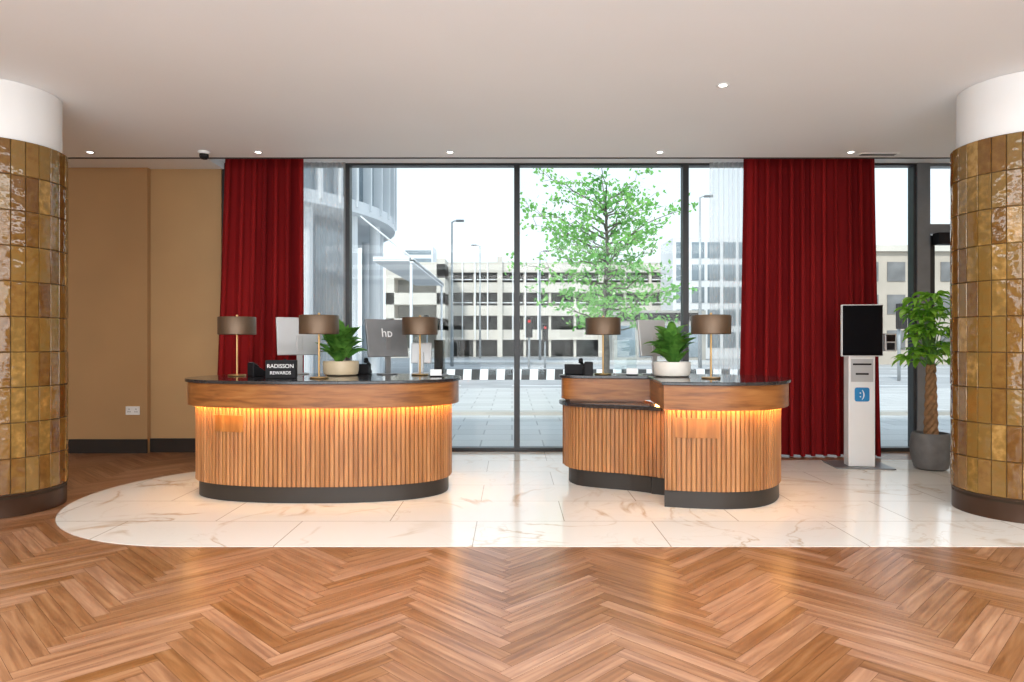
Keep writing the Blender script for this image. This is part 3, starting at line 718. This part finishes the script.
for a in range(-35,70,17):
    th=math.radians(a); obj('column',mc,(4.7-RC+RC*math.cos(th),1.5+RC*math.sin(th),0),parent=e)
g=G(); g.box(5.5,7.1,-3,9,4.74,4.80); g.box(6.95,7.1,-3,9,4.66,4.88)
for y in range(-3,10,1): g.box(5.5,7.0,y,y+.08,4.81,4.92)
for y in (-2.5,2.5,8): g.tube([(4.9,y,6.6),(7.0,y,4.9)],.035)
for y in (-2.9,8.8): g.tube([(7.0,y,0),(7.0,y,4.66)],.06)
obj('entrance_canopy',g.mesh('entrance_canopy',[M['facade']]),parent=e)
# side building
e=empty('stone_building','pale brown stone building with dark window bands','building',(T(890,46),46,-.13))
boxpart('stone_walls',(-6.2,24,0,10,0,7.6),M['brown'],e)
repeat('window_pane',(0,1.2,-.06,0,0,1.3),M['inner'],e,[(-5.6+k*1.8,0,z) for z in (1.0,3.4,5.6) for k in range(10)])
g=G(); g.box(-6.4,24.2,-.3,10,7.6,8.0); obj('cornice',g.mesh('cornice',[M['conc']]),parent=e)
e=empty('glass_block','pale glazed building front beyond the tree','building',(T(712,61),61,-.13))
boxpart('shell',(-3.5,4,0,5,0,10.8),M['facade'],e)
repeat('window_pane',(0,1.1,-.06,0,0,1.4),M['bluegl'],e,[(-3.2+k*1.4,0,z) for z in range(1,10,2) for k in range(5)])
e=empty('shop_front','dark low shop front across the road','shop',(T(640,54),54,-.13))
boxpart('shell',(-2.2,5.2,0,4,0,4.0),M['concd'],e)
boxpart('fascia',(-1.6,4.6,-.12,0,3.2,3.8),M['dark'],e)
repeat('shop_window',(0,1.4,-.06,0,.3,2.8),M['bluegl'],e,[(-1.8+k*1.7,0,0) for k in range(4)])
def post(px,Y,h,label,arm=.9):
    e=empty('street_lamp',label,'street lamp',(T(px,Y),Y,-.13),group='street lamps along the road')
    g=G(); g.tube([(0,0,0),(0,0,h*.5),(0,0,h)],[.11,.08,.05],10); g.tube([(0,0,h-.05),(arm*.5,0,h+.04),(arm,0,h+.05)],.04); obj('pole',g.mesh('pole',[M['steel']],True),parent=e)
    a0,a1=sorted((arm,arm+math.copysign(.5,arm)))
    boxpart('lamp_head',(a0,a1,-.12,.12,h,h+.12),M['dsilver'],e,.03)
post(452,42.5,9.0,'tall grey street lamp beside the road',.25)
post(480,62,10.2,'tall slim street lamp before the car park',-.3)
post(540,53,8.5,'grey street lamp partly behind the tree',.25)
post(700,40,10.0,'grey street lamp beyond the voile curtain',.25)
def traffic(px,Y,h,label):
    e=empty('traffic_light',label,'traffic light',(T(px,Y),Y,-.129 if Y>21.5 else -.03),group='traffic lights at the crossing')
    g=G(); g.tube([(0,0,0),(0,0,h)],.06,10); obj('pole',g.mesh('pole',[M['steel']],True),parent=e)
    hd=boxpart('signal_head',(-.17,.17,-.30,-.06,h-.95,h+.05),M['dark'],e,.02)
    g=G(); g.lathe([(0,.0),(.07,0)],(0,0,0),16); obj('red_lens',g.mesh('red_lens',[M['redlight']]),(0,-.31,h-.15),(math.pi/2,0,0),parent=hd)
traffic(529,34,2.7,'black traffic light on a grey pole by the crossing')
traffic(545,40,2.5,'black traffic light further along the crossing')
traffic(427,44,3.2,'black traffic light near the car park ramp')
traffic(899,27,3.0,'black traffic light outside the side window')
e=empty('guard_railing','pale metal pedestrian guard railing along the road','railing',(0,40,-.13))
g=G(); a,b_=T(420,40),T(445,40); g.tube([(a,0,1.05),(b_,0,1.05)],.035,6); g.tube([(a,0,.2),(b_,0,.2)],.03,6)
x=a
while x<b_: g.tube([(x,0,0),(x,0,1.05)],.02,5); x+=.22
obj('rails',g.mesh('rails',[M['whitep']]),parent=e)
# street tree
random.seed(9)
TY=16; tx=T(606,TY)
e=empty('street_tree','slender street tree with spreading fresh green leaves','tree',(tx,TY,-.029))
g=G(); g.tube([(0,0,0),(0,0,.1),(.02,0,1.2),(-.03,.02,2.4),(.03,0,3.6),(0,.03,4.6),(-.1,0,5.3)],[.085,.08,.07,.058,.042,.025,.008],10)
leaves=[]
def leafcluster(p,n_,sp):
    for _ in range(n_):
        leaves.append((p[0]+random.gauss(0,sp),p[1]+random.gauss(0,sp),p[2]+random.gauss(0,sp*.55)))
for k in range(46):
    t=k/45; z=1.70+2.95*t; az=k*2.4+random.uniform(-.6,.6)
    env=min(1,.7+1.3*t)*(1.0-.30*max(0,t-.6)/.4)
    L=1.85*env*random.choice((.45,.7,.95,1.1))
    dx,dy=math.cos(az),math.sin(az)*.8
    pts=[(0,0,z)]; rise=random.uniform(.05,.3)
    for j in range(1,7):
        u=j/6; pts.append((dx*L*u+random.uniform(-.09,.09),dy*L*u+random.uniform(-.09,.09),z+rise*L*u+random.uniform(-.06,.10)+.5*u*t))
    g.tube(pts,[.026,.022,.017,.013,.010,.007,.003],6)
    for j in range(2,7):
        if random.random()<.15: continue
        for s_ in range(2):
            p=pts[j]; a2=az+random.choice((-1,1))*random.uniform(.5,1.1); l2=random.uniform(.15,.45)
            q=(p[0]+math.cos(a2)*l2,p[1]+math.sin(a2)*l2*.8,p[2]+random.uniform(-.1,.25)); g.tube([p,q],[.007,.003],4)
            leafcluster(q,9,.12)
        leafcluster(pts[j],5,.10)
obj('trunk_and_branches',g.mesh('trunk_and_branches',[M['bark']],True),parent=e)
g=G()
for p in leaves:
    s_=random.uniform(.030,.058); ax=Vector((random.gauss(0,1),random.gauss(0,1),random.gauss(0,1))).normalized(); bx=ax.cross(Vector((random.gauss(0,1),random.gauss(0,1),random.gauss(0,1)))).normalized()
    P0=Vector(p); g.add([P0-ax*s_*1.3,P0+bx*s_*.8,P0+ax*s_*1.3,P0-bx*s_*.8],[(0,1,2,3)])
obj('foliage',g.mesh('foliage',[M['treeleaf']]),parent=e,kind='stuff')

# ================================================================ light
w=bpy.data.worlds.new('world'); bpy.context.scene.world=w; w.use_nodes=True; nt=w.node_tree
bg=nt.nodes['Background']; tc=N(nt,'ShaderNodeTexCoord'); sx=N(nt,'ShaderNodeSeparateXYZ'); nt.links.new(tc.outputs['Generated'],sx.inputs[0])
r=N(nt,'ShaderNodeValToRGB'); r.color_ramp.elements[0].position=.0; r.color_ramp.elements[0].color=(.88,.93,.97,1); r.color_ramp.elements[1].position=.5; r.color_ramp.elements[1].color=(.66,.80,.97,1)
nt.links.new(sx.outputs['Z'],r.inputs[0]); nt.links.new(r.outputs[0],bg.inputs['Color']); bg.inputs['Strength'].default_value=1.4
def light(t,name,loc_,rot,energy,col,**k):
    l=bpy.data.lights.new(name,t); l.energy=energy; l.color=col
    for a,v in k.items(): setattr(l,a,v)
    o=bpy.data.objects.new(name,l); o.location=loc_; o.rotation_euler=rot; C.objects.link(o); return o
light('SUN','sun_light',(0,0,20),(math.radians(48),0,math.radians(-25)),3.0,(1,.97,.93),angle=.1)
for y in (2.3,-1.5,-4.6):
    light('AREA','overhead_fill',(0,y,3.56),(0,0,0),265,(.97,.975,.97),shape='RECTANGLE',size=11,size_y=1.4)  # unseen area lights added overhead to brighten the room, no real panels
light('AREA','rear_fill',(0,-5.6,1.9),(math.radians(90),0,0),360,(.97,.975,.97),shape='RECTANGLE',size=13,size_y=3)  # area light added behind the camera for the desk fronts, no window there
light('AREA','upward_fill',(0,-1.5,.6),(math.pi,0,0),600,(.66,.87,1),shape='RECTANGLE',size=11,size_y=5)  # unseen area light added to lighten the ceiling from below, not a fitting
for x,y in DL[:5]:
    light('SPOT','downlight_beam',(x,y,ZC-.03),(0,0,0),28,(1,.86,.66),spot_size=1.6,spot_blend=1,shadow_soft_size=.05)

cam=bpy.data.cameras.new('camera'); cam.sensor_width=36; cam.lens=24.01; cam.clip_end=600
co=bpy.data.objects.new('camera',cam); co.location=(0,0,H); co.rotation_euler=(math.pi/2,0,0); C.objects.link(co)
bpy.context.scene.camera=co
bpy.context.scene.view_settings.view_transform='Standard'
